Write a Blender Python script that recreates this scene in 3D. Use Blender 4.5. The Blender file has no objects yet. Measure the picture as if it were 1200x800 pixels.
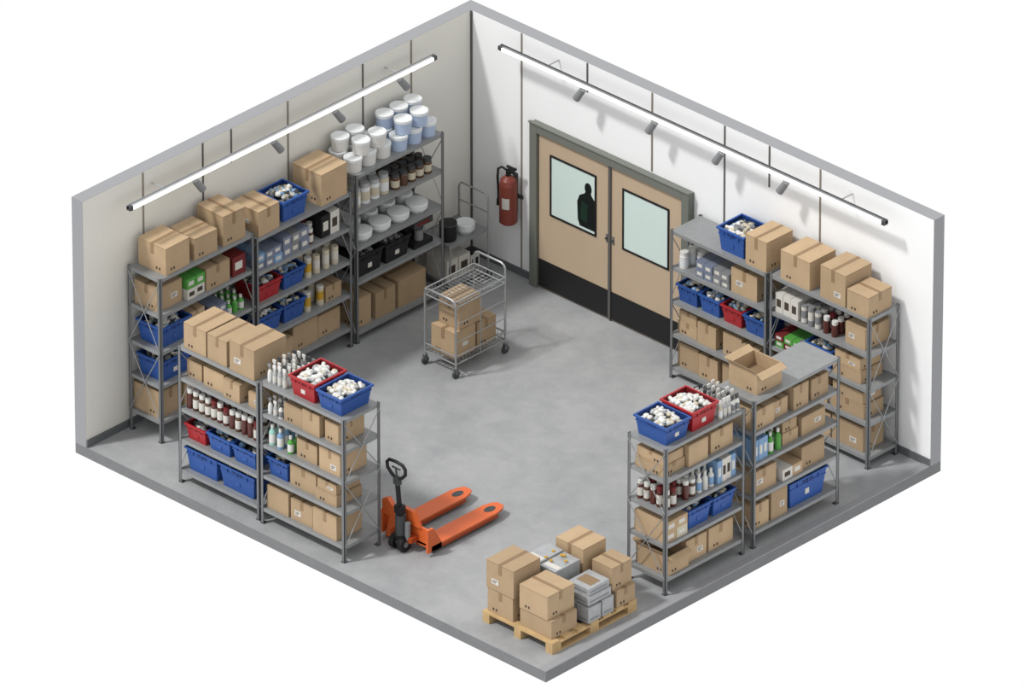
import bpy, math, random
from mathutils import Vector, Matrix
R=random.Random(11)
scene=bpy.context.scene
scene.view_settings.view_transform='Standard'
scene.view_settings.look='None'

# ------------------------------------------------------------ materials
def s2l(c):
    return tuple(((v/255)/12.92 if v/255<=0.04045 else ((v/255+0.055)/1.055)**2.4) for v in c)
def mat(name,col,rough=0.6,metal=0.0,noise=0.0,nscale=8.0,objvar=0.0,emit=None,bump=0.0,spec=0.3,alpha=None):
    m=bpy.data.materials.new(name); m.use_nodes=True
    nt=m.node_tree; b=nt.nodes['Principled BSDF']
    c=s2l(col)
    b.inputs['Base Color'].default_value=(*c,1)
    b.inputs['Roughness'].default_value=rough
    b.inputs['Metallic'].default_value=metal
    b.inputs['Specular IOR Level'].default_value=spec
    if emit:
        b.inputs['Emission Color'].default_value=(*s2l(emit[0]),1)
        b.inputs['Emission Strength'].default_value=emit[1]
    src=None
    if noise>0 or bump>0:
        tc=nt.nodes.new('ShaderNodeTexCoord')
        n=nt.nodes.new('ShaderNodeTexNoise'); n.inputs['Scale'].default_value=nscale; n.inputs['Detail'].default_value=6
        nt.links.new(tc.outputs['Object'],n.inputs['Vector'])
        mr=nt.nodes.new('ShaderNodeMapRange')
        mr.inputs['From Min'].default_value=0.3; mr.inputs['From Max'].default_value=0.7
        mr.inputs['To Min'].default_value=1-noise; mr.inputs['To Max'].default_value=1+noise
        nt.links.new(n.outputs['Fac'],mr.inputs['Value'])
        src=mr.outputs['Result']
    if objvar>0:
        oi=nt.nodes.new('ShaderNodeObjectInfo')
        m2=nt.nodes.new('ShaderNodeMapRange'); m2.inputs['To Min'].default_value=1-objvar; m2.inputs['To Max'].default_value=1+objvar
        nt.links.new(oi.outputs['Random'],m2.inputs['Value'])
        if src is None: src=m2.outputs['Result']
        else:
            mm=nt.nodes.new('ShaderNodeMath'); mm.operation='MULTIPLY'
            nt.links.new(src,mm.inputs[0]); nt.links.new(m2.outputs['Result'],mm.inputs[1]); src=mm.outputs[0]
    if src is not None:
        vm=nt.nodes.new('ShaderNodeVectorMath'); vm.operation='SCALE'
        vm.inputs[0].default_value=c
        nt.links.new(src,vm.inputs['Scale']); nt.links.new(vm.outputs['Vector'],b.inputs['Base Color'])
    return m

M={}
M['kraft']=mat('kraft_cardboard',(166,143,114),0.85,noise=0.06,nscale=5,objvar=0.13)
M['kraft_in']=mat('kraft_inside',(130,109,84),0.9)
M['tape']=mat('packing_tape',(138,114,86),0.45,objvar=0.1)
M['flap']=mat('flap_seam',(92,74,56),0.9)
M['label']=mat('paper_label',(196,193,186),0.7)
M['ink']=mat('printed_ink',(66,56,48),0.8)
M['steel']=mat('galvanised_steel',(136,138,139),0.45,metal=0.2,noise=0.06,nscale=12)
M['steel_d']=mat('shelf_post_steel',(112,114,116),0.45,metal=0.25)
M['chrome']=mat('chrome_wire',(160,162,163),0.3,metal=0.5)
M['blue']=mat('blue_plastic',(42,78,144),0.4,objvar=0.08)
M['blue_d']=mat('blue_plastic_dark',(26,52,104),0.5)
M['red']=mat('red_plastic',(156,36,42),0.4)
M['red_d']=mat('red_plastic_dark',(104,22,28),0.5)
M['black']=mat('black_plastic',(28,28,30),0.5)
M['dgray']=mat('dark_gray_plastic',(64,66,68),0.5)
M['mgray']=mat('mid_gray_plastic',(120,122,124),0.5)
M['lgray']=mat('light_gray_metal',(160,162,163),0.45)
M['white']=mat('white_plastic',(204,203,199),0.5)
M['cream']=mat('cream_plastic',(186,178,158),0.5)
M['paper']=mat('white_tub_plastic',(208,211,212),0.5)
M['wrap']=mat('plastic_wrap_bluish',(164,180,206),0.25,spec=0.6)
M['brown']=mat('brown_glass',(80,36,28),0.25,spec=0.5)
M['brown2']=mat('amber_glass',(80,54,36),0.25,spec=0.5)
M['green']=mat('green_package',(78,146,64),0.5)
M['mint']=mat('mint_liquid',(146,190,178),0.4)
M['lblue']=mat('light_blue_carton',(116,148,182),0.5)
M['gblue']=mat('gray_blue_carton',(108,116,134),0.6,objvar=0.08)
M['maroon']=mat('maroon_carton',(104,34,36),0.6)
M['orange']=mat('orange_paint',(206,96,44),0.4,spec=0.5)
M['orange_d']=mat('orange_paint_dark',(160,68,30),0.5)
M['wood']=mat('pallet_wood',(180,152,110),0.8,noise=0.12,nscale=9)
M['ext']=mat('extinguisher_red',(124,60,48),0.4,spec=0.35)
M['doorp']=mat('door_tan',(180,160,136),0.6,noise=0.02,nscale=3)
M['frame']=mat('door_frame_gray_green',(108,111,104),0.5)
M['glass']=mat('frosted_window_glass',(202,218,213),0.15,spec=0.6)
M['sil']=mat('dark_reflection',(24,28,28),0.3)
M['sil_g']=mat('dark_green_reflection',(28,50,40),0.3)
M['led']=mat('led_tube',(255,255,250),0.4,emit=((255,254,248),2.0))
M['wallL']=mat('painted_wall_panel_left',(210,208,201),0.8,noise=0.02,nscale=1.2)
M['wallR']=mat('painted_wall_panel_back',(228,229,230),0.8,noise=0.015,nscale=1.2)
M['cap']=mat('wall_cap_gray',(138,139,142),0.6)
M['seam']=mat('panel_seam',(128,121,110),0.7)
M['seam_d']=mat('panel_seam_dark',(88,86,84),0.7)
M['base']=mat('baseboard_gray',(92,95,98),0.6)
M['slab']=mat('slab_edge',(112,113,115),0.8,noise=0.04)
M['yellow']=mat('yellow_print',(180,142,44),0.7)
M['wrapw']=mat('shrink_wrap_gray',(150,152,154),0.3,noise=0.10,nscale=14,spec=0.6)

def concrete():
    m=bpy.data.materials.new('polished_concrete'); m.use_nodes=True
    nt=m.node_tree; b=nt.nodes['Principled BSDF']
    tc=nt.nodes.new('ShaderNodeTexCoord')
    def noise(sc,det,rgh,dist=0):
        n=nt.nodes.new('ShaderNodeTexNoise'); n.inputs['Scale'].default_value=sc; n.inputs['Detail'].default_value=det; n.inputs['Roughness'].default_value=rgh; n.inputs['Distortion'].default_value=dist
        nt.links.new(tc.outputs['Object'],n.inputs['Vector']); return n
    n1=noise(0.7,9,0.62,.5); n2=noise(4.0,10,0.72,.3)
    mx=nt.nodes.new('ShaderNodeMath'); mx.operation='MULTIPLY_ADD'
    nt.links.new(n2.outputs['Fac'],mx.inputs[0]); mx.inputs[1].default_value=0.6
    nt.links.new(n1.outputs['Fac'],mx.inputs[2])
    cr=nt.nodes.new('ShaderNodeValToRGB')
    cr.color_ramp.elements[0].position=0.60; cr.color_ramp.elements[0].color=(*s2l((136,138,140)),1)
    cr.color_ramp.elements[1].position=1.00; cr.color_ramp.elements[1].color=(*s2l((157,158,159)),1)
    nt.links.new(mx.outputs[0],cr.inputs['Fac'])
    v=nt.nodes.new('ShaderNodeTexNoise'); v.inputs['Scale'].default_value=1.7; v.inputs['Detail'].default_value=12; v.inputs['Distortion'].default_value=1.5
    nt.links.new(tc.outputs['Object'],v.inputs['Vector'])
    ab=nt.nodes.new('ShaderNodeMath'); ab.operation='SUBTRACT'; nt.links.new(v.outputs['Fac'],ab.inputs[0]); ab.inputs[1].default_value=.5
    a2=nt.nodes.new('ShaderNodeMath'); a2.operation='ABSOLUTE'; nt.links.new(ab.outputs[0],a2.inputs[0])
    mr=nt.nodes.new('ShaderNodeMapRange'); mr.inputs['From Min'].default_value=0; mr.inputs['From Max'].default_value=.012
    mr.inputs['To Min'].default_value=.95; mr.inputs['To Max'].default_value=1
    nt.links.new(a2.outputs[0],mr.inputs['Value'])
    vm=nt.nodes.new('ShaderNodeVectorMath'); vm.operation='SCALE'
    nt.links.new(cr.outputs['Color'],vm.inputs[0]); nt.links.new(mr.outputs['Result'],vm.inputs['Scale'])
    nt.links.new(vm.outputs['Vector'],b.inputs['Base Color'])
    b.inputs['Roughness'].default_value=0.5
    b.inputs['Specular IOR Level'].default_value=0.3
    return m
M['floor']=concrete()

# ------------------------------------------------------------ mesh builder
class MB:
    def __init__(s): s.v=[]; s.f=[]; s.m=[]; s.sm=[]; s.mats=[]
    def mi(s,m):
        m=M[m] if isinstance(m,str) else m
        if m not in s.mats: s.mats.append(m)
        return s.mats.index(m)
    def add(s,vs,fs,m,smooth=False):
        o=len(s.v); k=s.mi(m)
        s.v+= [tuple(p) for p in vs]
        for f in fs:
            s.f.append(tuple(i+o for i in f)); s.m.append(k); s.sm.append(smooth)
    def box(s,x0,x1,y0,y1,z0,z1,m,ms=None):
        vs=[(x0,y0,z0),(x1,y0,z0),(x1,y1,z0),(x0,y1,z0),(x0,y0,z1),(x1,y0,z1),(x1,y1,z1),(x0,y1,z1)]
        s.add(vs,[(0,3,2,1),(4,5,6,7),(0,1,5,4),(1,2,6,5),(2,3,7,6),(3,0,4,7)],m)
    def cyl(s,p0,p1,r0,m,r1=None,n=12,cap=True,smooth=True):
        if r1 is None:r1=r0
        p0=Vector(p0);p1=Vector(p1);d=(p1-p0).normalized()
        a=d.orthogonal().normalized();b=d.cross(a)
        vs=[]
        for p,r in((p0,r0),(p1,r1)):
            for i in range(n):
                t=2*math.pi*i/n; vs.append(p+a*math.cos(t)*r+b*math.sin(t)*r)
        s.add(vs,[(i,(i+1)%n,n+(i+1)%n,n+i) for i in range(n)],m,smooth)
        if cap: s.add(vs,[tuple(range(n-1,-1,-1)),tuple(range(n,2*n))],m)
    def tube(s,pts,r,m,n=6,closed=False):
        pts=[Vector(p) for p in pts]; L=len(pts); vs=[]
        prev=None
        for i,p in enumerate(pts):
            if closed: d=pts[(i+1)%L]-pts[i-1]
            else: d=pts[min(i+1,L-1)]-pts[max(i-1,0)]
            d.normalize()
            if prev is None: a=d.orthogonal().normalized()
            else:
                a=prev-d*prev.dot(d)
                a=a.normalized() if a.length>1e-6 else d.orthogonal().normalized()
            prev=a; b=d.cross(a)
            for k in range(n):
                t=2*math.pi*k/n; vs.append(p+a*math.cos(t)*r+b*math.sin(t)*r)
        fs=[]
        for i in range(L if closed else L-1):
            j=(i+1)%L
            for k in range(n):
                fs.append((i*n+k,i*n+(k+1)%n,j*n+(k+1)%n,j*n+k))
        s.add(vs,fs,m,True)
        if not closed: s.add(vs,[tuple(range(n-1,-1,-1)),tuple(range((L-1)*n,L*n))],m)
    def lathe(s,cx,cy,z,prof,n=12,smooth=True):
        for i in range(len(prof)-1):
            r0,z0,m=prof[i]; r1,z1=prof[i+1][:2]
            vs=[]
            for r,zz in((r0,z0),(r1,z1)):
                for k in range(n):
                    t=2*math.pi*k/n; vs.append((cx+r*math.cos(t),cy+r*math.sin(t),z+zz))
            s.add(vs,[(k,(k+1)%n,n+(k+1)%n,n+k) for k in range(n)],m,smooth)
    def blob(s,c,rx,ry,rz,m,n=7,k=4):
        vs=[];fs=[]
        a0=R.uniform(0,6.28)
        for j in range(k+1):
            ph=math.pi*j/k
            for i in range(n):
                t=2*math.pi*i/n+a0
                vs.append((c[0]+rx*math.sin(ph)*math.cos(t),c[1]+ry*math.sin(ph)*math.sin(t),c[2]-rz*math.cos(ph)))
        for j in range(k):
            for i in range(n):
                fs.append((j*n+i,j*n+(i+1)%n,(j+1)*n+(i+1)%n,(j+1)*n+i))
        s.add(vs,fs,m,True)
    def extr(s,poly,axis,a,b,m):
        def P(u,v,w):
            return {0:(w,u,v),1:(u,w,v),2:(u,v,w)}[axis]
        n=len(poly); vs=[P(u,v,a) for u,v in poly]+[P(u,v,b) for u,v in poly]
        s.add(vs,[tuple(range(n-1,-1,-1)),tuple(range(n,2*n))]+[(i,(i+1)%n,n+(i+1)%n,n+i) for i in range(n)],m)
    def obj(s,name,loc=(0,0,0),rz=0.0,parent=None,bevel=0):
        me=bpy.data.meshes.new(name); me.from_pydata(s.v,[],s.f); 
        for m in s.mats: me.materials.append(m)
        me.polygons.foreach_set('material_index',s.m); me.polygons.foreach_set('use_smooth',s.sm)
        me.update()
        o=bpy.data.objects.new(name,me); scene.collection.objects.link(o)
        o.location=loc; o.rotation_euler=(0,0,rz)
        if parent: o.parent=parent
        if bevel:
            bv=o.modifiers.new('bevel','BEVEL'); bv.width=bevel; bv.segments=2; bv.limit_method='ANGLE'
        return o
def empty(name,loc=(0,0,0),rz=0):
    e=bpy.data.objects.new(name,None); scene.collection.objects.link(e); e.location=loc; e.rotation_euler=(0,0,rz); e.empty_display_size=0.1
    return e

# ------------------------------------------------------------ room
W,D,H,T=7.07,6.19,3.125,0.17
b=MB(); b.box(-T,W,-D,T,-0.13,0,'slab'); 
b.add([(-T,-D,0.001),(W,-D,0.001),(W,T,0.001),(-T,T,0.001)],[(0,1,2,3)],'floor')
b.obj('floor')
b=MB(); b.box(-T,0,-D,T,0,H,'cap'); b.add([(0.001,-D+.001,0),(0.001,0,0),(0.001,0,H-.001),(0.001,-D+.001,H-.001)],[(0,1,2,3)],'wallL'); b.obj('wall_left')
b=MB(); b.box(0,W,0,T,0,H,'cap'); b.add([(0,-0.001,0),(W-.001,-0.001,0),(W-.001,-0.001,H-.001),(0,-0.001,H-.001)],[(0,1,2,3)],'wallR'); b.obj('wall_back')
b=MB(); b.box(0.001,0.02,-D,-0.02,0,0.09,'base'); b.obj('baseboard_left')
b=MB(); b.box(0.02,0.94,-0.02,-0.001,0,0.09,'base'); b.box(3.47,W,-0.02,-0.001,0,0.09,'base'); b.obj('baseboard_back')
tn=1
def trim(x0,x1,y0,y1,z0,z1,m):
    global tn
    b=MB(); b.box(x0,x1,y0,y1,z0,z1,m); b.obj('trim_%d'%tn); tn+=1
for v,z0,m in ((5.25,.09,'seam'),(4.31,.09,'seam_d'),(3.86,2.7,'seam_d'),(2.96,.09,'seam'),(1.76,.09,'seam_d'),(0.98,.09,'seam')):
    trim(0.001,0.008,-v-.011,-v+.011,z0,H-.004,m)
for x,z0,m in ((.79,.09,'seam'),(1.81,2.75,'seam_d'),(2.81,2.12,'seam'),(3.92,.09,'seam_d'),(4.6,2.6,'seam_d'),(5.37,.09,'seam')):
    trim(x-.011,x+.011,-0.008,-0.001,z0,H-.004,m)
trim(0.001,0.02,-0.02,-0.001,.09,H-.004,'seam_d')
trim(W-0.10,W,-D,-0.02,0.0,0.012,'cap')

# ------------------------------------------------------------ doors
def doors():
    root=empty('door_1',(0,0,0))
    x0,x1,zt=1.02,3.44,2.10; y=-0.10
    b=MB()
    b.box(x0-.02,x0+.09,y,-0.001,0,zt,'frame'); b.box(x1-.09,x1+.02,y,-0.001,0,zt,'frame'); b.box(x0+.09,x1-.09,y,-0.001,zt-.10,zt,'frame')
    b.box(x0+.09,x1-.09,-0.02,-0.001,0,zt-.1,'seam_d')
    b.box(x0-.03,x1+.03,y-.012,y+.03,zt,zt+.02,'frame')
    b.obj('frame',parent=root,bevel=.004)
    xm=(x0+x1)/2
    for k,(a,c) in enumerate(((x0+.10,xm-.015),(xm+.015,x1-.10))):
        b=MB(); yf=-0.065
        b.box(a,c,yf,-0.021,0.02,zt-.11,'doorp')
        b.box(a+.005,c-.005,yf-.008,yf,0.03,0.38,'black')
        wx0=a+.20; wx1=c-.22; wz0,wz1=1.02,1.76
        fr=.022
        b.box(wx0-fr,wx1+fr,yf-.012,yf,wz1,wz1+fr,'black'); b.box(wx0-fr,wx1+fr,yf-.012,yf,wz0-fr,wz0,'black')
        b.box(wx0-fr,wx0,yf-.012,yf,wz0,wz1,'black'); b.box(wx1,wx1+fr,yf-.012,yf,wz0,wz1,'black')
        b.box(wx0,wx1,yf-.004,yf,wz0,wz1,'glass')
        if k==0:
            # painted reflection: flat dark head-and-shoulder decal laid on the frosted glass
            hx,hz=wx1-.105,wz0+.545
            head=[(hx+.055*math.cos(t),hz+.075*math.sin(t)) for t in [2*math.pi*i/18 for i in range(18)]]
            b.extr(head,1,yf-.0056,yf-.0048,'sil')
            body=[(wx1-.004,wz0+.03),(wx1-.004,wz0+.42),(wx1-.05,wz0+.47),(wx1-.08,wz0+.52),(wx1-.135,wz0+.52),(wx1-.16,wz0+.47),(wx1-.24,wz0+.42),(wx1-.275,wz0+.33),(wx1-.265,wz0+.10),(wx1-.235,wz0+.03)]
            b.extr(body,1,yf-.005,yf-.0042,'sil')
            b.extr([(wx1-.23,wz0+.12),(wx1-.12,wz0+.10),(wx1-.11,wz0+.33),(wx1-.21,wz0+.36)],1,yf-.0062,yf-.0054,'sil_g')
        hx=c-.035 if k==0 else a+.035
        b.box(hx-.012,hx+.012,yf-.008,yf,1.0,1.10,'steel_d'); b.cyl((hx,yf-.008,1.05),(hx,yf-.03,1.05),.010,'dgray')
        b.obj('leaf_%d'%(k+1),parent=root)
    b=MB(); b.box(xm-.018,xm+.018,-0.085,-0.05,0.02,zt-.1,'seam_d'); b.obj('astragal',parent=root)
doors()

# ------------------------------------------------------------ track lights
def track(axis):
    root=empty('track_light',(0,0,0)); b=MB(); l=MB()
    def bx(mb,u0,u1,w0,w1,z0,z1,m):
        if axis=='y': mb.box(w0,w1,u0,u1,z0,z1,m)
        else: mb.box(u0,u1,-w1,-w0,z0,z1,m)
    def pt(u,w,z): return (w,u,z) if axis=='y' else (u,-w,z)
    d=.22
    if axis=='y': z=2.93; a,c=-5.70,-.82; us=(-4.62,-3.38,-2.40,-1.36); du=.06
    else: z=2.985; a,c=.66,6.56; us=(1.92,3.03,4.05,5.03); du=-.05
    bx(b,a,c,d-.012,d+.012,z-.005,z+.022,'lgray' if axis=='y' else 'mgray')
    bx(b,a,c,d-.028,d-.012,z-.024,z+.030,'mgray' if axis=='y' else 'dgray')
    bx(l,a+.05,c-.05,d+.012,d+.032,z-.024,z+.010,'led'); bx(l,a+.05,c-.05,d-.012,d+.012,z-.024,z-.005,'led')
    l.obj('led_tube',parent=root)
    for q in((a,a+.05),(c-.05,c)): bx(b,q[0],q[1],d-.022,d+.036,z-.026,z+.024,'dgray')
    for t in (.12,.88):
        uu=a+(c-a)*t; bx(b,uu-.007,uu+.007,0.001,d-.02,z+.005,z+.017,'lgray')
    for u in us:
        bx(b,u-.008,u+.008,d-.008,d+.008,z-.09,z-.024,'dgray')
        b.cyl(pt(u-du*.6,d,z-.06),pt(u+du,d+.03,z-.20),.040,'mgray',r1=.046,n=14)
        b.cyl(pt(u+du,d+.03,z-.20),pt(u+du*1.05,d+.031,z-.205),.037,'dgray',n=14)
    b.obj('rail',parent=root)
track('y'); track('x')

# ------------------------------------------------------------ racks
class Rack: pass
def rack(axis,x0,x1,y0,y1,h,decks):
    r=Rack(); r.axis=axis; r.x0,r.x1,r.y0,r.y1,r.h=x0,x1,y0,y1,h; r.decks=decks+[h]
    b=MB(); p=.038; t=.006
    cx,cy=(x0+x1)/2,(y0+y1)/2
    X0,X1,Y0,Y1=x0-cx,x1-cx,y0-cy,y1-cy
    for sx,X in((1,X0),(-1,X1)):
        for sy,Y in((1,Y0),(-1,Y1)):
            a,c=sorted((X,X+sx*p)); e,f=sorted((Y,Y+sy*t)); b.box(a,c,e,f,0.01,h+.015,'steel_d')
            a,c=sorted((X,X+sx*t)); e,f=sorted((Y,Y+sy*p)); b.box(a,c,e,f,0.01,h+.015,'steel_d')
            a,c=sorted((X-.004*sx,X+sx*(p+.012))); e,f=sorted((Y-.004*sy,Y+sy*(p+.012))); b.box(a,c,e,f,0,0.012,'dgray')
    for z in r.decks:
        g=t+.001
        b.box(X0+g,X1-g,Y0+g,Y1-g,z-.012,z,'steel')
        for (a,c,e,f) in ((X0+g,X1-g,Y0+g,Y0+g+.012),(X0+g,X1-g,Y1-g-.012,Y1-g),(X0+g,X0+g+.012,Y0+g,Y1-g),(X1-g-.012,X1-g,Y0+g,Y1-g)):
            b.box(a,c,e,f,z-.042,z-.012,'steel')
    def strip(pa,pb): b.tube([pa,pb],.006,'chrome',n=5)
    zs=[r.decks[0],r.decks[len(r.decks)//2],h-.03]
    for i in range(2):
        za,zb=zs[i]+.0,zs[i+1]-.02
        if axis=='x':
            for X in (X0-.004,X1+.004):
                strip((X,Y0+.01,za),(X,Y1-.01,zb)); strip((X,Y1-.01,za),(X,Y0+.01,zb))
        else:
            for Y in (Y0-.004,Y1+.004):
                strip((X0+.01,Y,za),(X1-.01,Y,zb)); strip((X1-.01,Y,za),(X0+.01,Y,zb))
    b.obj('metal_shelving_unit',(cx,cy,0))
    return r

def place(r,di,l,w,dep,d=.035):
    """centre and rotation for an item: l along the rack, d back from its open front"""
    z=r.decks[di]+.0005
    if r.axis=='x': return (r.x0+l+w/2, r.y0+d+dep/2, z),0.0
    return (r.x1-d-dep/2, r.y0+l+w/2, z),math.pi/2

# ------------------------------------------------------------ items
def cbox(w,dep,h,loc,rz,tape='x',open_=False,name='cardboard_box',lab=None,jit=0.0):
    b=MB(); x,y=w/2,dep/2
    if not open_:
        b.box(-x,x,-y,y,0,h,'kraft')
        tw=min(.05,w*.14); e=.0025
        if tape=='x':
            b.box(-x-e,x+e,-tw/2,tw/2,h,h+e,'tape')
            for sx in(-1,1):
                a,c=sorted((sx*x,sx*(x+e))); b.box(a,c,-tw/2,tw/2,h*.62,h,'tape')
            b.box(-x,x,-.002,.002,h+e,h+e+.0006,'flap')
        else:
            b.box(-tw/2,tw/2,-y-e,y+e,h,h+e,'tape')
            for sy in(-1,1):
                a,c=sorted((sy*y,sy*(y+e))); b.box(-tw/2,tw/2,a,c,h*.62,h,'tape')
            b.box(-.002,.002,-y,y,h+e,h+e+.0006,'flap')
        b.box(-x-.0008,x+.0008,-y-.0008,y+.0008,h-.012,h-.009,'tape')
    else:
        t=.012
        b.box(-x,x,-y,y,0,t,'kraft'); b.box(-x,x,-y,-y+t,t,h,'kraft'); b.box(-x,x,y-t,y,t,h,'kraft')
        b.box(-x,-x+t,-y+t,y-t,t,h,'kraft'); b.box(x-t,x,-y+t,y-t,t,h,'kraft')
        f=min(w,dep)*.38; g=.005
        for s in(-1,1):
            q=h+f*.25*(1 if s>0 else -1); yy=s*(y+f*.5)
            b.add([(-x,s*y,h),(x,s*y,h),(x,yy,q),(-x,yy,q),(-x,s*y,h-g),(x,s*y,h-g),(x,yy,q-g),(-x,yy,q-g)],[(0,1,2,3),(7,6,5,4),(3,2,6,7),(0,3,7,4),(1,5,6,2)],'kraft')
            q=h+f*.5*(1 if s<0 else -.6); xx=s*(x+f*.35)
            b.add([(s*x,-y,h),(s*x,y,h),(xx,y,q),(xx,-y,q),(s*x,-y,h-g),(s*x,y,h-g),(xx,y,q-g),(xx,-y,q-g)],[(0,1,2,3),(7,6,5,4),(3,2,6,7),(0,3,7,4),(1,5,6,2)],'kraft')
        b.box(-x+t,x-t,-y+t,y-t,h*.35,h*.36,'kraft_in')
    e=.002
    k=R.random() if lab is None else lab
    lw,lh=min(.10,w*.28),min(.065,h*.24)
    if k<.22:
        lx=R.choice([-1,1])*w*.18; lz=h*R.uniform(.18,.4)
        b.box(lx-lw/2,lx+lw/2,-y-e,-y,lz,lz+lh,'label')
        b.box(lx-lw*.36,lx+lw*.3,-y-e*1.5,-y-e,lz+lh*.6,lz+lh*.75,'ink'); b.box(lx-lw*.36,lx+lw*.1,-y-e*1.5,-y-e,lz+lh*.25,lz+lh*.4,'ink')
    elif k<.75:
        for i in range(2):
            lx=-w*.3+i*.045; b.box(lx,lx+.022,-y-e,-y,h*.12,h*.12+.03,'ink')
    if R.random()<.2:
        ly=dep*R.uniform(-.2,.1); lz=h*R.uniform(.2,.4); q=min(.09,dep*.26)
        for sx in (1,-1):
            a,c=sorted((sx*x,sx*(x+e)))
            b.box(a,c,ly,ly+q,lz,lz+q*.6,'label')
    else:
        for sx in (1,-1):
            a,c=sorted((sx*x,sx*(x+e)))
            for i in range(2): b.box(a,c,-dep*.3+i*.045,-dep*.3+.022+i*.045,h*.12,h*.12+.03,'ink')
    return b.obj(name,loc,rz+R.uniform(-jit,jit))

def bin_(w,dep,h,loc,rz,col='blue',content='white',name=None):
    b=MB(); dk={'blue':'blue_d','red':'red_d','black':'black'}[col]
    w1,d1=w-.03,dep-.03; w0,d0=w1*.86,d1*.86; t=.008
    def ring(wa,da,wb,db,za,zb,m,flip=False):
        vs=[]
        for ww,dd,z in((wa,da,za),(wb,db,zb)):
            vs+=[(-ww/2,-dd/2,z),(ww/2,-dd/2,z),(ww/2,dd/2,z),(-ww/2,dd/2,z)]
        fs=[(i,(i+1)%4,4+(i+1)%4,4+i) for i in range(4)]
        if flip: fs=[f[::-1] for f in fs]
        b.add(vs,fs,m)
    ring(w0,d0,w1,d1,0,h,col)
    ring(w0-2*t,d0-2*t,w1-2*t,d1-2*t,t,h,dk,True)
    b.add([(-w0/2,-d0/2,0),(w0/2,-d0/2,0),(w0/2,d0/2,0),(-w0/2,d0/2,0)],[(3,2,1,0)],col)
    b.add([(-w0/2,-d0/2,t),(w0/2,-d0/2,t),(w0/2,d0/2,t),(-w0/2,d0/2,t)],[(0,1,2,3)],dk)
    def rim(z0,z1,wo,do,wi,di):
        b.box(-wo/2,wo/2,-do/2,-di/2,z0,z1,col); b.box(-wo/2,wo/2,di/2,do/2,z0,z1,col)
        b.box(-wo/2,-wi/2,-di/2,di/2,z0,z1,col); b.box(wi/2,wo/2,-di/2,di/2,z0,z1,col)
    rim(h-.022,h,w,dep,w1-2*t,d1-2*t)
    f=.72; wr,dr=w0+(w1-w0)*f,d0+(d1-d0)*f
    rim(h*f-.006,h*f+.006,wr+.014,dr+.014,wr-.004,dr-.004)
    for i in range(-1,2):
        for s in(-1,1):
            xx=i*w*.27; b.box(xx-.006,xx+.006,*sorted((s*(dr/2-.004),s*(d1/2+.008))),h*f,h-.02,col)
    for s in(-1,1):
        b.box(-w*.13,w*.13,*sorted((s*(d1/2-.004),s*(d1/2+.002))),h*.78,h*.87,dk)
        b.box(*sorted((s*(w1/2-.004),s*(w1/2+.002))),-dep*.13,dep*.13,h*.78,h*.87,dk)
    b.box(-.03,.03,-(d0+(d1-d0)*.4)/2-.006,-(d0+(d1-d0)*.25)/2+.01,h*.28,h*.48,'label' if R.random()<.25 else col)
    if content:
        b.box(-w1/2*.93+.01,w1/2*.93-.01,-d1/2*.93+.01,d1/2*.93-.01,h*.60,h*.66,'mgray' if content=='white' else 'dgray')
        cols={'white':['white','white','paper','white','cream','lgray'],'mix':['white','dgray','cream','mgray','lblue'],'dark':['dgray','black','mgray','dgray']}[content]
        n=int(46*w*dep/.2)+6
        for i in range(n):
            xx=R.uniform(-.5,.5)*(w1-.1); yy=R.uniform(-.5,.5)*(d1-.1)
            rr=R.uniform(.028,.042)
            cc=math.cos(math.pi*xx/w1)*math.cos(math.pi*yy/d1)
            m=R.choice(cols)
            if R.random()<.6: b.blob((xx,yy,h*.76+cc*h*.26),rr*1.15,rr,rr*.8,m)
            else:
                a=R.uniform(0,6.28); u=Vector((math.cos(a),math.sin(a),R.uniform(-.3,.6)))*rr*1.1; c=Vector((xx,yy,h*.78+cc*h*.26))
                b.cyl(c-u,c+u,rr*.6,m,n=8)
    return b.obj(name or 'plastic_storage_bin',loc,rz)

def bottle(b,x,y,r,h,body,lab,cap,shape='bottle',n=10):
    if shape=='bottle':
        b.lathe(x,y,0,[(0,0,body),(r,0,body),(r,h*.12,lab),(r*1.01,h*.55,body),(r,h*.62,body),(r*.42,h*.78,body),(r*.4,h*.82,cap),(r*.48,h*.82,cap),(r*.48,h,cap),(0,h,cap)],n)
    elif shape=='jar':
        b.lathe(x,y,0,[(0,0,body),(r,0,body),(r,h*.15,lab),(r*1.01,h*.6,body),(r,h*.72,body),(r*.85,h*.78,cap),(r*.9,h*.78,cap),(r*.9,h,cap),(0,h,cap)],n)
    elif shape=='spray':
        b.lathe(x,y,0,[(0,0,body),(r,0,body),(r,h*.1,lab),(r,h*.45,body),(r*.9,h*.55,body),(r*.35,h*.7,cap),(r*.4,h*.7,cap),(r*.4,h*.8,cap),(0,h*.8,cap)],n)
        b.box(x-r*1.1,x+r*.5,y-r*.25,y+r*.25,h*.8,h*.95,cap); b.box(x-r*.7,x-r*.5,y-r*.15,y+r*.15,h*.62,h*.8,cap)
    elif shape=='can':
        b.lathe(x,y,0,[(0,0,cap),(r*.93,0,cap),(r,h*.04,body),(r,h*.3,lab),(r,h*.75,body),(r,h*.95,cap),(r*.93,h,cap),(0,h,cap)],n)
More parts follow.
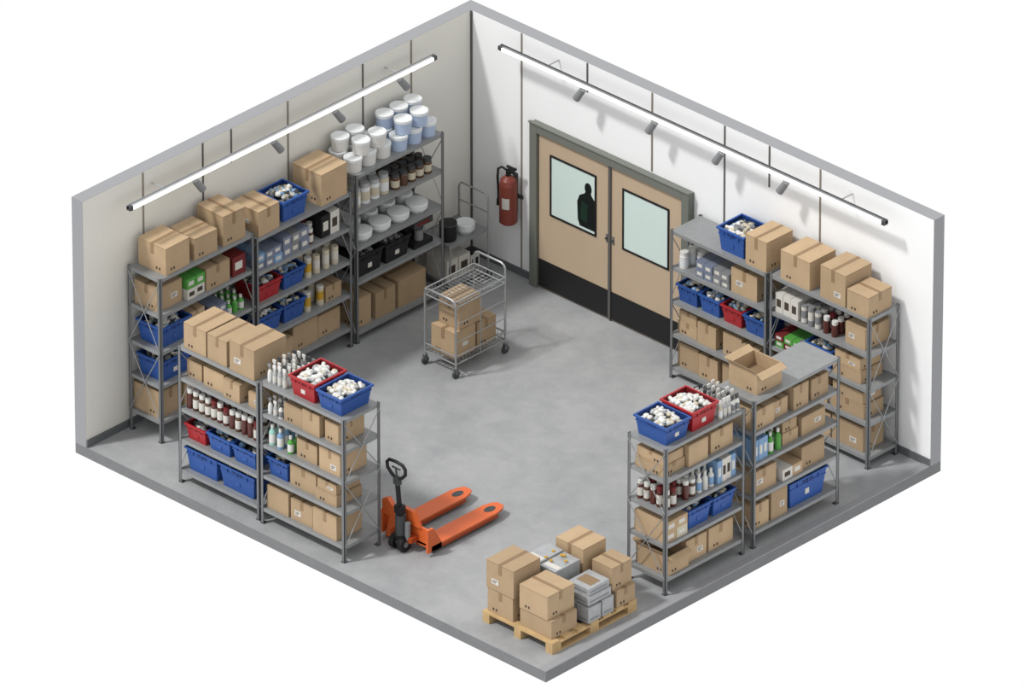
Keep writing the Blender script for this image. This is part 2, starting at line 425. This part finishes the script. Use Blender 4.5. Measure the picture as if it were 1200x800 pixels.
def bottles(w,dep,h,loc,rz,sty,name='bottle_group'):
    b=MB()
    S={'brown':(.040,[('brown','label','maroon'),('brown','label','white'),('brown2','label','white'),('brown','brown','white')],'jar'),
       'amber':(.055,[('brown2','brown2','dgray'),('brown2','cream','dgray')],'jar'),
       'white':(.028,[('white','paper','mgray'),('lgray','label','white'),('cream','paper','white'),('white','mgray','dgray')],'spray'),
       'wbot':(.035,[('white','label','white'),('white','lblue','white')],'bottle'),
       'mint':(.040,[('mint','white','white'),('lblue','white','white'),('white','lblue','lblue')],'bottle'),
       'green':(.038,[('green','white','white'),('green','green','white')],'bottle'),
       'cream':(.045,[('cream','yellow','white'),('cream','label','cream')],'can'),
       'jarw':(.055,[('white','paper','white'),('white','lblue','white')],'jar'),
       'glass':(.065,[('cream','paper','lgray'),('paper','cream','lgray')],'jar'),
       'cans':(.04,[('mgray','label','mgray'),('label','mgray','mgray')],'can')}
    r,cols,shape=S[sty]
    nx=max(1,int(w/(2*r+.012))); ny=max(1,int(dep/(2*r+.015)))
    for i in range(nx):
        for j in range(ny):
            if R.random()<.06: continue
            c=R.choice(cols)
            bottle(b,-w/2+(i+.5)*w/nx,-dep/2+(j+.5)*dep/ny,r,h*R.uniform(.86,1.0),*c,shape=shape)
    return b.obj(name,loc,rz)
def cartons(w,dep,h,loc,rz,cols,n=(3,2),name='carton_stack'):
    b=MB(); nx,nz=n
    for i in range(nx):
        for k in range(nz):
            c=R.choice(cols); a=-w/2+i*w/nx; z=k*h/nz; o=R.uniform(0,.02)
            b.box(a+.003,a+w/nx-.003,-dep/2+o,dep/2,z,z+h/nz-.001,c)
            b.box(a+w/nx*.2,a+w/nx*.75,-dep/2+o-.002,-dep/2+o,z+h/nz*.3,z+h/nz*.7,'label' if c!='label' else 'ink')
    return b.obj(name,loc,rz)
def tub(b,x,y,z,r,h,m,lid='paper',n=18):
    """white lidded tub: tapered body, overhanging lid with a shallow recess"""
    b.lathe(x,y,z,[(0,0,m),(r*.88,0,m),(r*.95,h*.78,lid),(r,h*.78,lid),(r,h*.97,lid),(r*.93,h,lid),(r*.8,h,lid),(r*.78,h*.955,lid),(0,h*.955,lid)],n)

def row(r,di,items,start=.05,d=.035,dep=None):
    """items: (kind,width,height[,opt]) laid out from the rack's left end"""
    full=(r.y1-r.y0 if r.axis=='x' else r.x1-r.x0)
    dd0=dep or full-.09
    l=start
    for it in items:
        k,w,h=it[0],it[1],it[2]; opt=it[3] if len(it)>3 else None
        if k!='gap':
            ww=w-.012; dd=dd0
            if k=='box': ww-=R.uniform(0,.05); dd=dd0-R.uniform(0,.09)
            loc,rz=place(r,di,l,ww,dd,d+(R.uniform(0,.06) if k=='box' else 0))
            if k=='box':
                if h>.22 and w>.28 and R.random()<.25 and di<len(r.decks)-1:
                    h1=h*.52; cbox(ww,dd,h1,loc,rz,tape=R.choice('xy')); cbox(ww*.9,dd*.95,h-h1-.004,(loc[0],loc[1],loc[2]+h1+.003),rz,tape=R.choice('xy'))
                else: cbox(ww,dd,h*R.uniform(.92,1.04),loc,rz,tape=opt or R.choice('xy'))
            elif k=='open': cbox(ww,dd,h,loc,rz,open_=True)
            elif k in('blue','red','black'): bin_(ww,dd,h,loc,rz,k,opt or 'mix')
            elif k=='cart': cartons(ww,dd,h,loc,rz,opt[0],opt[1])
            elif k=='bot': bottles(ww,dd,h,loc,rz,opt)
        l+=w

# Left wall rows (open side faces +x)
A1=rack('y',.05,.55,-5.55,-4.06,2.08,[.27,.72,1.15,1.62])
A2=rack('y',.05,.55,-4.03,-2.50,1.98,[.25,.68,1.11,1.54])
A3=rack('y',.05,.55,-2.44,-1.02,2.15,[.14,.78,1.22,1.68])
row(A1,3,[('box',.42,.30),('cart',.30,.26,(['green','label'],(2,2))),('box',.42,.28),('cart',.22,.24,(['maroon','black'],(1,1)))])
row(A1,2,[('blue',.50,.27),('box',.32,.25),('cart',.24,.2,(['gblue'],(2,2))),('bot',.30,.2,'green')])
row(A1,1,[('blue',.50,.27),('blue',.42,.25),('box',.45,.28)])
row(A1,0,[('box',.38,.33),('box',.42,.3),('box',.5,.33)])
row(A2,3,[('cart',.42,.2,(['gblue','lblue'],(3,2))),('cart',.42,.26,(['gblue','mgray'],(3,2))),('bot',.2,.2,'brown'),('cart',.3,.28,(['maroon','black','label'],(2,1)))])
row(A2,2,[('red',.42,.22),('blue',.38,.22),('bot',.28,.26,'cream'),('bot',.30,.24,'cream')])
row(A2,1,[('blue',.42,.24),('blue',.38,.24),('bot',.32,.24,'cream'),('box',.3,.2)])
row(A2,0,[('box',.3,.3),('box',.3,.26),('box',.42,.33),('box',.38,.3)])
cbox(.38,.42,.34,*place(A1,4,.12,.38,.42,.03),'x',jit=.04)
cbox(.35,.40,.27,*place(A1,4,.60,.35,.40,.04),'x',jit=.04)
cbox(.34,.42,.38,*place(A1,4,1.04,.34,.42,.03),'y',jit=.03)
cbox(.34,.40,.32,*place(A2,4,.06,.34,.40,.03),'y',jit=.03)
bin_(.42,.42,.27,*place(A2,4,.46,.42,.42,.03),'blue','mix')
cbox(.42,.44,.40,*place(A2,4,1.05,.42,.44,.02),'x',jit=.03)
row(A3,3,[('bot',.62,.26,'glass'),('bot',.66,.2,'amber')])
row(A3,0,[('box',.33,.36),('box',.36,.33),('box',.46,.36)])
b=MB()
for i in range(4):
    b.lathe(.08,-.48+i*.30,0,[(0,0,'paper'),(.09,0,'paper'),(.128,.05,'paper'),(.132,.11,'paper'),(.125,.12,'paper'),(.05,.128,'paper'),(0,.13,'paper')],22)
    b.lathe(-.14,-.40+i*.28,0,[(0,0,'paper'),(.08,0,'paper'),(.10,.05,'paper'),(.10,.14,'paper'),(.09,.15,'paper'),(0,.155,'paper')],18)
b.obj('white_bowl_row',(.32,-1.73,1.2205))
bin_(.42,.40,.28,(.31,-2.15,.7805),math.pi/2,'black','dark'); bin_(.42,.40,.26,(.31,-1.71,.7805),math.pi/2,'black','dark')
b=MB(); b.box(-.15,.15,-.15,.15,0,.06,'black'); b.box(-.15,.15,-.0,.15,.06,.26,'black'); b.box(-.15,.15,-.15,.15,.26,.34,'dgray'); b.cyl((0,-.07,.06),(0,-.07,.19),.055,'mgray'); b.box(-.1,.1,-.152,-.15,.28,.32,'maroon'); b.obj('coffee_machine',(.33,-1.28,.7805),math.pi/2)
def packs(name,loc,rows,m,lid,r=.108,h=.17):
    b=MB()
    for z,lst in enumerate(rows):
        for (x,y) in lst: tub(b,x,y,z*(h+.001),r,h,m,lid)
    b.obj(name,loc)
g1=[[(x,y) for x in(-.13,.10) for y in(-.23,0,.23)],[(-.13,-.20),(-.13,.04),(.10,-.10),(.10,.16)]]
packs('white_plastic_tubs',(.30,-2.10,2.1505),g1,'white','paper')
g2=[[(x,y) for x in(-.12,.12) for y in(-.23,0,.23)],[(-.12,-.21),(-.12,.02),(-.12,.245),(.12,-.16),(.12,.10)]]
packs('bluish_plastic_tubs',(.30,-1.385,2.1505),g2,'wrap','paper',h=.18)

# Back wall rows (open side faces -y)
B1=rack('x',3.60,5.07,-.54,-.05,1.88,[.14,.57,.99,1.42])
B2=rack('x',5.11,6.62,-.54,-.05,1.90,[.14,.57,1.0,1.44])
row(B1,3,[('bot',.30,.22,'jarw'),('cart',.52,.2,(['gblue','mgray'],(4,2))),('box',.42,.30)])
row(B1,2,[('blue',.34,.22),('blue',.34,.22),('red',.34,.22),('blue',.34,.22)],dep=.4)
row(B1,1,[('box',.32,.29),('box',.32,.27),('gap',.06,0),('box',.30,.29),('box',.30,.25)])
row(B1,0,[('box',.34,.31),('box',.34,.29),('box',.30,.3),('box',.36,.3)])
row(B2,3,[('cart',.36,.24,(['maroon','label','maroon'],(3,1))),('bot',.32,.24,'cans'),('bot',.26,.22,'brown'),('gap',.1,0),('box',.32,.26)])
row(B2,2,[('cart',.40,.16,(['green','green','maroon'],(3,2))),('gap',.05,0),('blue',.42,.24),('box',.46,.3)])
row(B2,1,[('box',.42,.3),('box',.42,.28),('box',.52,.33)])
row(B2,0,[('box',.45,.32),('box',.40,.3),('box',.5,.33)])
bin_(.42,.42,.29,*place(B1,4,.66,.42,.42,.04),'blue','mix')
cbox(.32,.42,.38,*place(B1,4,1.12,.32,.42,.03),'y',jit=.02)
cbox(.44,.42,.36,*place(B2,4,.14,.44,.42,.03),'y',jit=.02)
cbox(.38,.42,.40,*place(B2,4,.74,.38,.42,.03),'y',jit=.02)
cbox(.32,.38,.26,*place(B2,4,1.15,.32,.38,.02),'x',jit=.02)

# Front-left rows (open side faces -y)
C1=rack('x',1.28,2.53,-6.01,-5.45,1.73,[.17,.56,.95,1.34])
C2=rack('x',2.57,3.86,-6.03,-5.46,1.79,[.20,.62,1.01,1.40])
row(C1,3,[('box',.28,.2),('box',.34,.25),('box',.30,.22),('gap',.05,0),('box',.18,.2)])
row(C1,2,[('bot',1.14,.25,'brown')])
row(C1,1,[('red',.34,.2),('blue',.38,.22),('blue',.40,.22)])
row(C1,0,[('blue',.52,.29),('blue',.58,.29)])
row(C2,3,[('bot',.26,.2,'white'),('box',.30,.22),('box',.32,.26),('box',.26,.24)])
row(C2,2,[('bot',.26,.26,'mint'),('bot',.18,.24,'green'),('box',.36,.24),('box',.36,.28)])
row(C2,1,[('blue',.34,.24),('box',.42,.26),('box',.38,.27)])
row(C2,0,[('box',.36,.28),('box',.36,.28),('box',.42,.30)])
cbox(.34,.48,.32,*place(C1,4,.07,.34,.48,.03),'y',jit=.02)
cbox(.30,.48,.32,*place(C1,4,.44,.30,.48,.03),'y',jit=.02)
cbox(.38,.50,.38,*place(C1,4,.79,.38,.50,.02),'y',jit=.02)
loc,rz=place(C2,4,.03,.40,.46,.05); bottles(.38,.46,.26,loc,rz,'white','spray_bottle_group')
bin_(.40,.52,.25,*place(C2,4,.42,.40,.52,.02),'red','white')
bin_(.39,.52,.23,*place(C2,4,.84,.39,.52,.02),'blue','white')

# Front-right rows (open side faces +x)
D1=rack('y',6.32,6.89,-4.11,-2.84,1.83,[.20,.62,1.03,1.44])
D2=rack('y',6.32,6.89,-2.70,-1.31,1.85,[.20,.63,1.05,1.45])
row(D1,3,[('box',.36,.25),('box',.34,.28),('gap',.04,0),('box',.38,.26)])
row(D1,2,[('bot',.52,.25,'brown'),('bot',.30,.25,'wbot'),('cart',.32,.28,(['lblue','label','mint'],(4,1)))])
row(D1,1,[('cart',.36,.26,(['kraft','cream'],(2,2))),('blue',.40,.25),('blue',.38,.25)])
row(D1,0,[('open',.34,.24),('box',.36,.3),('box',.42,.3)],start=.08)
row(D2,3,[('box',.34,.26),('box',.30,.22),('box',.30,.29),('box',.30,.25)])
row(D2,2,[('cart',.24,.27,(['lblue','label'],(3,1))),('bot',.26,.27,'green'),('box',.30,.28),('box',.42,.24)])
row(D2,1,[('box',.42,.27),('gap',.04,0),('cart',.34,.14,(['label','kraft'],(2,1))),('box',.42,.28)])
row(D2,0,[('box',.30,.30),('box',.28,.34),('blue',.64,.33)])
bin_(.40,.50,.24,*place(D1,4,.04,.40,.50,.03),'blue','white')
bin_(.42,.50,.26,*place(D1,4,.46,.42,.50,.03),'red','white')
bottles(.34,.50,.25,*place(D1,4,.90,.34,.50,.03),'white','spray_bottle_group')
cbox(.40,.42,.26,*place(D2,4,.14,.40,.42,.09),open_=True)

# ------------------------------------------------------------ pallet and its load
def pallet():
    x0,x1,y0,y1=-.525,.525,-.67,.67; b=MB()
    n=7
    for i in range(n):
        a=y0+i*(y1-y0-.12)/(n-1); b.box(x0,x1,a,a+.12,.118,.14,'wood')
    for xx in(x0,-.05,x1-.1):
        b.box(xx,xx+.1,y0,y1,.098,.118,'wood')
        for yy in(y0,-.07,y1-.14): b.box(xx,xx+.1,yy,yy+.14,.02,.098,'wood')
        b.box(xx,xx+.1,y0,y1,0,.02,'wood')
    b.obj('wooden_pallet',(6.345,-5.21,0))
pallet()
def at(x0,x1,v0,v1,z0,z1,tape='x',**k):
    return cbox(x1-x0,v1-v0,z1-z0,((x0+x1)/2,-(v0+v1)/2,z0+.0005),0,tape=tape,**k)
at(5.86,6.24,5.46,5.84,.14,.44,'y'); at(5.85,6.26,5.43,5.85,.4435,.79,'y')
at(6.33,6.80,5.42,5.82,.14,.36,'x'); at(6.33,6.75,5.41,5.83,.3635,.66,'x')
at(6.00,6.42,4.56,4.92,.14,.40,'y'); at(6.01,6.42,4.56,4.92,.4035,.74,'y')
at(6.50,6.85,4.55,4.84,.14,.34,'x'); at(6.50,6.80,4.55,4.86,.3435,.63,'x')
b=MB()
for (x0,x1,v0,v1,z0,z1) in ((5.94,6.17,4.97,5.36,.14,.40),(6.18,6.42,4.97,5.36,.14,.40),(5.94,6.17,4.97,5.36,.402,.66),(6.18,6.42,4.97,5.36,.402,.64)):
    b.box(x0,x1,-v1,-v0,z0,z1,'wrapw'); b.box(x0+.04,x1-.04,-v1-.002,-v1,z0+.06,z0+.16,'ink')
    b.box(x0+.02,x1-.02,-v1+.05,-v1+.12,z1,z1+.001,'label')
for i in range(6):
    b.blob((6.0+R.random()*.36,-5.05-R.random()*.22,.665),.025,.02,.012,'yellow')
b.obj('shrink_wrapped_carton_stack')
b=MB()
for (x0,x1,v0,v1,z0,z1) in ((6.50,6.67,4.90,5.08,.14,.34),(6.68,6.86,4.90,5.08,.14,.34),(6.50,6.67,5.10,5.30,.14,.34),(6.68,6.86,5.10,5.30,.14,.33),(6.50,6.84,4.92,5.28,.345,.45),(6.52,6.82,4.93,5.26,.452,.54)):
    b.box(x0,x1,-v1,-v0,z0,z1,'wrapw'); b.box(x0+.03,x1-.03,-v1-.002,-v1,z0+.03,z0+.05,'mgray'); b.box(x1,x1+.002,-v1+.03,-v0-.03,z0+.03,z0+.05,'mgray')
b.box(6.56,6.78,-5.18,-5.02,.54,.541,'kraft_in')
b.obj('shrink_wrapped_carton_stack')

# ------------------------------------------------------------ pallet jack
def jack():
    root=empty('pallet_jack',(4.08,-5.25,0))
    b=MB()
    for s in(-1,1):
        xa,xb=sorted((s*.13,s*.36)); xm=(xa+xb)/2
        tip=[(xb,1.04),(xb-.03,1.16),(xm+.05,1.21),(xm-.05,1.21),(xa+.03,1.16),(xa,1.04)]
        poly=[(xa,0.0),(xb,0.0)]+tip
        b.extr(poly,2,.09,.115,'orange')
        b.box(xa,xa+.015,0,1.05,.05,.09,'orange_d'); b.box(xb-.015,xb,0,1.05,.05,.09,'orange_d')
        ov=[(xm+.05*math.cos(t),1.04+.08*math.sin(t)) for t in [2*math.pi*i/16 for i in range(16)]]
        b.extr(ov,2,.1152,.117,'dgray')
        b.extr([(xm+.02*math.cos(t),.12+.05*math.sin(t)) for t in [2*math.pi*i/12 for i in range(12)]],2,.1152,.116,'orange_d')
        b.cyl((xm-.045,1.04,.045),(xm+.045,1.04,.045),.045,'dgray',n=14)
        b.box(xm-.02,xm+.02,.93,1.0,.03,.09,'steel_d')
    for s in(-1,1):
        a,c=sorted((s*.33,s*.36))
        b.extr([(-.06,.05),(.16,.05),(.16,.115),(.03,.34),(-.06,.34)],0,a,c,'orange')
    b.box(-.33,.33,-.0,.025,.07,.30,'orange'); b.box(-.36,.36,.0,.14,.09,.116,'orange')
    b.extr([(-.20,.30),(.20,.30),(.11,.47),(-.11,.47)],1,-.03,.02,'orange')
    b.extr([(-.30,.02),(-.30,.06),(-.18,.44),(-.13,.44),(-.13,.02)],1,-.05,-.02,'orange')
    b.box(-.16,.16,-.12,.0,.12,.18,'orange_d')
    b.extr([(-.36,.28),(-.20,.28),(-.20,.42),(-.28,.50),(-.36,.46)],1,-.04,.02,'orange')
    b.obj('fork_frame',parent=root)
    b=MB()
    b.cyl((0,-.12,.17),(0,-.12,.44),.06,'dgray',n=16); b.cyl((0,-.12,.44),(0,-.12,.48),.04,'black',n=16)
    b.cyl((.09,-.10,.15),(.09,-.10,.36),.032,'mgray'); b.box(-.08,.08,-.18,-.06,.13,.19,'black')
    for s in(-1,1):
        b.cyl((s*.035,-.13,.09),(s*.095,-.13,.09),.09,'black',n=20); b.cyl((s*.034,-.13,.09),(s*.098,-.13,.09),.035,'mgray',n=12)
    b.cyl((-.09,-.13,.09),(.09,-.13,.09),.012,'steel_d')
    b.box(-.05,.05,-.17,-.09,.46,.56,'black')
    b.obj('pump_and_wheels',parent=root)
    b=MB()
    b.cyl((0,-.13,.48),(0,-.17,.90),.028,'black',n=10)
    b.box(-.04,.04,-.195,-.14,.84,.93,'dgray')
    loop=[(0,-.17,.90),(-.08,-.175,.95),(-.135,-.18,1.01),(-.14,-.185,1.08),(-.10,-.19,1.125),(0,-.19,1.135),(.10,-.19,1.125),(.14,-.185,1.08),(.135,-.18,1.01),(.08,-.175,.95)]
    b.tube(loop,.020,'black',n=8,closed=True)
    b.tube([(0,-.17,.91),(0,-.19,1.05)],.011,'dgray'); b.tube([(-.06,-.185,1.05),(.06,-.185,1.05)],.011,'dgray')
    b.obj('handle',parent=root)
jack()

# ------------------------------------------------------------ wire cart in the middle
def caster(b,x,y,r=.05):
    b.cyl((x-.014,y,r),(x+.014,y,r),r,'dgray',n=14); b.box(x-.02,x-.015,y-.02,y+.02,r,.115,'steel_d'); b.box(x+.015,x+.02,y-.02,y+.02,r,.115,'steel_d'); b.box(x-.02,x+.02,y-.02,y+.02,.11,.125,'steel_d')
def cart():
    x0,x1,y0,y1=-.24,.24,-.40,.40
    b=MB()
    for x in(x0,x1):
        for y in(y0,y1): caster(b,x,y)
    for y,h in((y0,.98),(y1,1.14)):
        pts=[(x0,y,.12),(x0,y,h-.06),(x0+.02,y,h-.02),(x0+.06,y,h),(x1-.06,y,h),(x1-.02,y,h-.02),(x1,y,h-.06),(x1,y,.12)]
        b.tube(pts,.014,'chrome',n=8)
    def wdeck(z,nx,ny,rim=0):
        loop=[(x0,y0,z),(x1,y0,z),(x1,y1,z),(x0,y1,z)]
        for zz in ([z,z+rim] if rim else [z]):
            for i in range(4):
                a=loop[i];c=loop[(i+1)%4]; b.tube([(a[0],a[1],zz),(c[0],c[1],zz)],.009,'chrome',n=6)
        for i in range(1,nx): 
            x=x0+(x1-x0)*i/nx; b.tube([(x,y0,z+rim),(x,y0,z),(x,y1,z),(x,y1,z+rim)] if rim else [(x,y0,z),(x,y1,z)],.0038,'chrome',n=4)
        for i in range(1,ny):
            y=y0+(y1-y0)*i/ny; b.tube([(x0,y,z+rim),(x0,y,z),(x1,y,z),(x1,y,z+rim)] if rim else [(x0,y,z),(x1,y,z)],.0038,'chrome',n=4)
    wdeck(.17,8,14,.10); wdeck(.90,8,14,.07)
    for x in(x0,x1):
        for z in(.45,.68): b.tube([(x,y0,z),(x,y1,z)],.006,'chrome')
        b.tube([(x,0,.17),(x,0,.97)],.006,'chrome')
    b.obj('wire_shelf_cart',(1.65,-1.82,0))
    zb=.1845
    cbox(.36,.34,.34,(1.64,-2.00,zb),0,'y'); cbox(.36,.30,.32,(1.64,-1.65,zb),0,'x')
    cbox(.32,.36,.34,(1.65,-1.90,zb+.3445),0,'y',name='cardboard_box')
cart()

# ------------------------------------------------------------ utility cart in the corner
def corner_cart():
    x0,x1,y0,y1=-.23,.23,-.30,.32; b=MB()
    for x in(x0,x1):
        for y in(y0,y1): caster(b,x,y)
    for z in(.15,.64):
        b.box(x0,x1,y0,y1,z-.015,z,'steel'); 
        b.box(x0,x1,y0-.01,y0,z-.02,z+.02,'steel'); b.box(x1,x1+.01,y0,y1,z-.02,z+.015,'steel'); b.box(x0-.01,x0,y0,y1,z-.02,z+.015,'steel')
    for x in(x0,x1): b.cyl((x,y0,.12),(x,y0,.66),.011,'chrome',n=8)
    pts=[(x0,y1,.12),(x0,y1,1.02),(x0+.03,y1,1.08),(x1-.03,y1,1.08),(x1,y1,1.02),(x1,y1,.12)]
    b.tube(pts,.012,'chrome',n=8); b.tube([(x0,y1,.85),(x1,y1,.85)],.008,'chrome')
    b.obj('utility_cart',(.33,-.63,0))
    b=MB(); b.lathe(0,0,0,[(0,0,'black'),(.09,0,'black'),(.10,.02,'black'),(.10,.20,'dgray'),(.105,.2,'dgray'),(.105,.22,'black'),(0,.225,'black')],18); b.obj('black_stock_pot',(.40,-.80,.6405))
    b=MB()
    b.lathe(0,0,0,[(0,0,'paper'),(.08,0,'paper'),(.11,.05,'paper'),(.115,.12,'paper'),(.11,.13,'paper'),(.1,.12,'paper'),(.0,.10,'paper')],20); b.obj('white_bowl',(.42,-.54,.6405))
    cartons(.38,.34,.26,(.33,-.72,.1505),math.pi/2,['mgray','label'],(2,1))
    b=MB(); b.box(-.07,.07,-.06,.06,0,.16,'label'); b.box(-.05,.05,-.062,-.06,.03,.12,'black'); b.box(-.04,.04,-.04,.04,.16,.22,'black'); b.obj('label_printer',(.40,-.42,.1505),math.pi/2)
corner_cart()

# ------------------------------------------------------------ fire extinguisher
def ext():
    b=MB()
    b.lathe(0,0,0,[(0,0,'ext'),(.085,0,'ext'),(.105,.02,'ext'),(.105,.50,'ext'),(.09,.56,'ext'),(.05,.60,'ext'),(.03,.61,'black'),(.03,.66,'black'),(0,.66,'black')],24)
    vs=[];n=8
    for i in range(n+1):
        t=math.radians(-90+50*i/n)
        vs+=[(.1065*math.cos(t),.1065*math.sin(t),.22),(.1065*math.cos(t),.1065*math.sin(t),.36)]
    b.add(vs,[(2*i,2*i+2,2*i+3,2*i+1) for i in range(n)],'label',True)
    b.box(-.02,.09,-.018,.018,.66,.69,'black'); b.add([(-.02,-.015,.69),(-.02,.015,.69),(.12,.015,.75),(.12,-.015,.75)],[(0,1,2,3)],'black')
    b.box(-.02,.12,-.015,.015,.715,.735,'black')
    b.tube([(-.02,0,.67),(-.08,-.02,.70),(-.13,-.03,.66),(-.14,-.03,.55),(-.13,-.03,.40),(-.125,-.03,.28)],.014,'black',n=8)
    b.cyl((-.125,-.03,.28),(-.125,-.03,.20),.02,'black',r1=.026)
    b.box(-.12,.12,.10,.125,.30,.34,'dgray'); b.box(-.03,.03,.105,.125,.1,.6,'dgray')
    b.obj('fire_extinguisher',(.70,-.127,.70))
ext()

# ------------------------------------------------------------ light, sky, camera
w=bpy.data.worlds.new('overcast_white_sky'); scene.world=w; w.use_nodes=True
bg=w.node_tree.nodes['Background']; bg.inputs[0].default_value=(1,1,1,1); bg.inputs[1].default_value=1.0
sd=bpy.data.lights.new('sun','SUN'); sd.energy=2.6; sd.angle=math.radians(6); sd.color=(1,.985,.965)
so=bpy.data.objects.new('sun',sd); scene.collection.objects.link(so)
so.rotation_euler=Vector((.5,1,-1.6)).to_track_quat('-Z','Y').to_euler(); so.location=(0,-8,10)

a=math.radians(43.7468); e=math.radians(29.5035); dist=18000/104
tow=Vector((math.sin(a)*math.cos(e),-math.cos(a)*math.cos(e),math.sin(e)))
cd=bpy.data.cameras.new('camera'); cd.sensor_width=36; cd.lens=18000*36/1200; cd.clip_end=400; cd.clip_start=1
co=bpy.data.objects.new('camera',cd); scene.collection.objects.link(co)
co.location=Vector((1.7661,-1.1804,0))+tow*dist
co.rotation_euler=(math.pi/2-e,0,a)
scene.camera=co
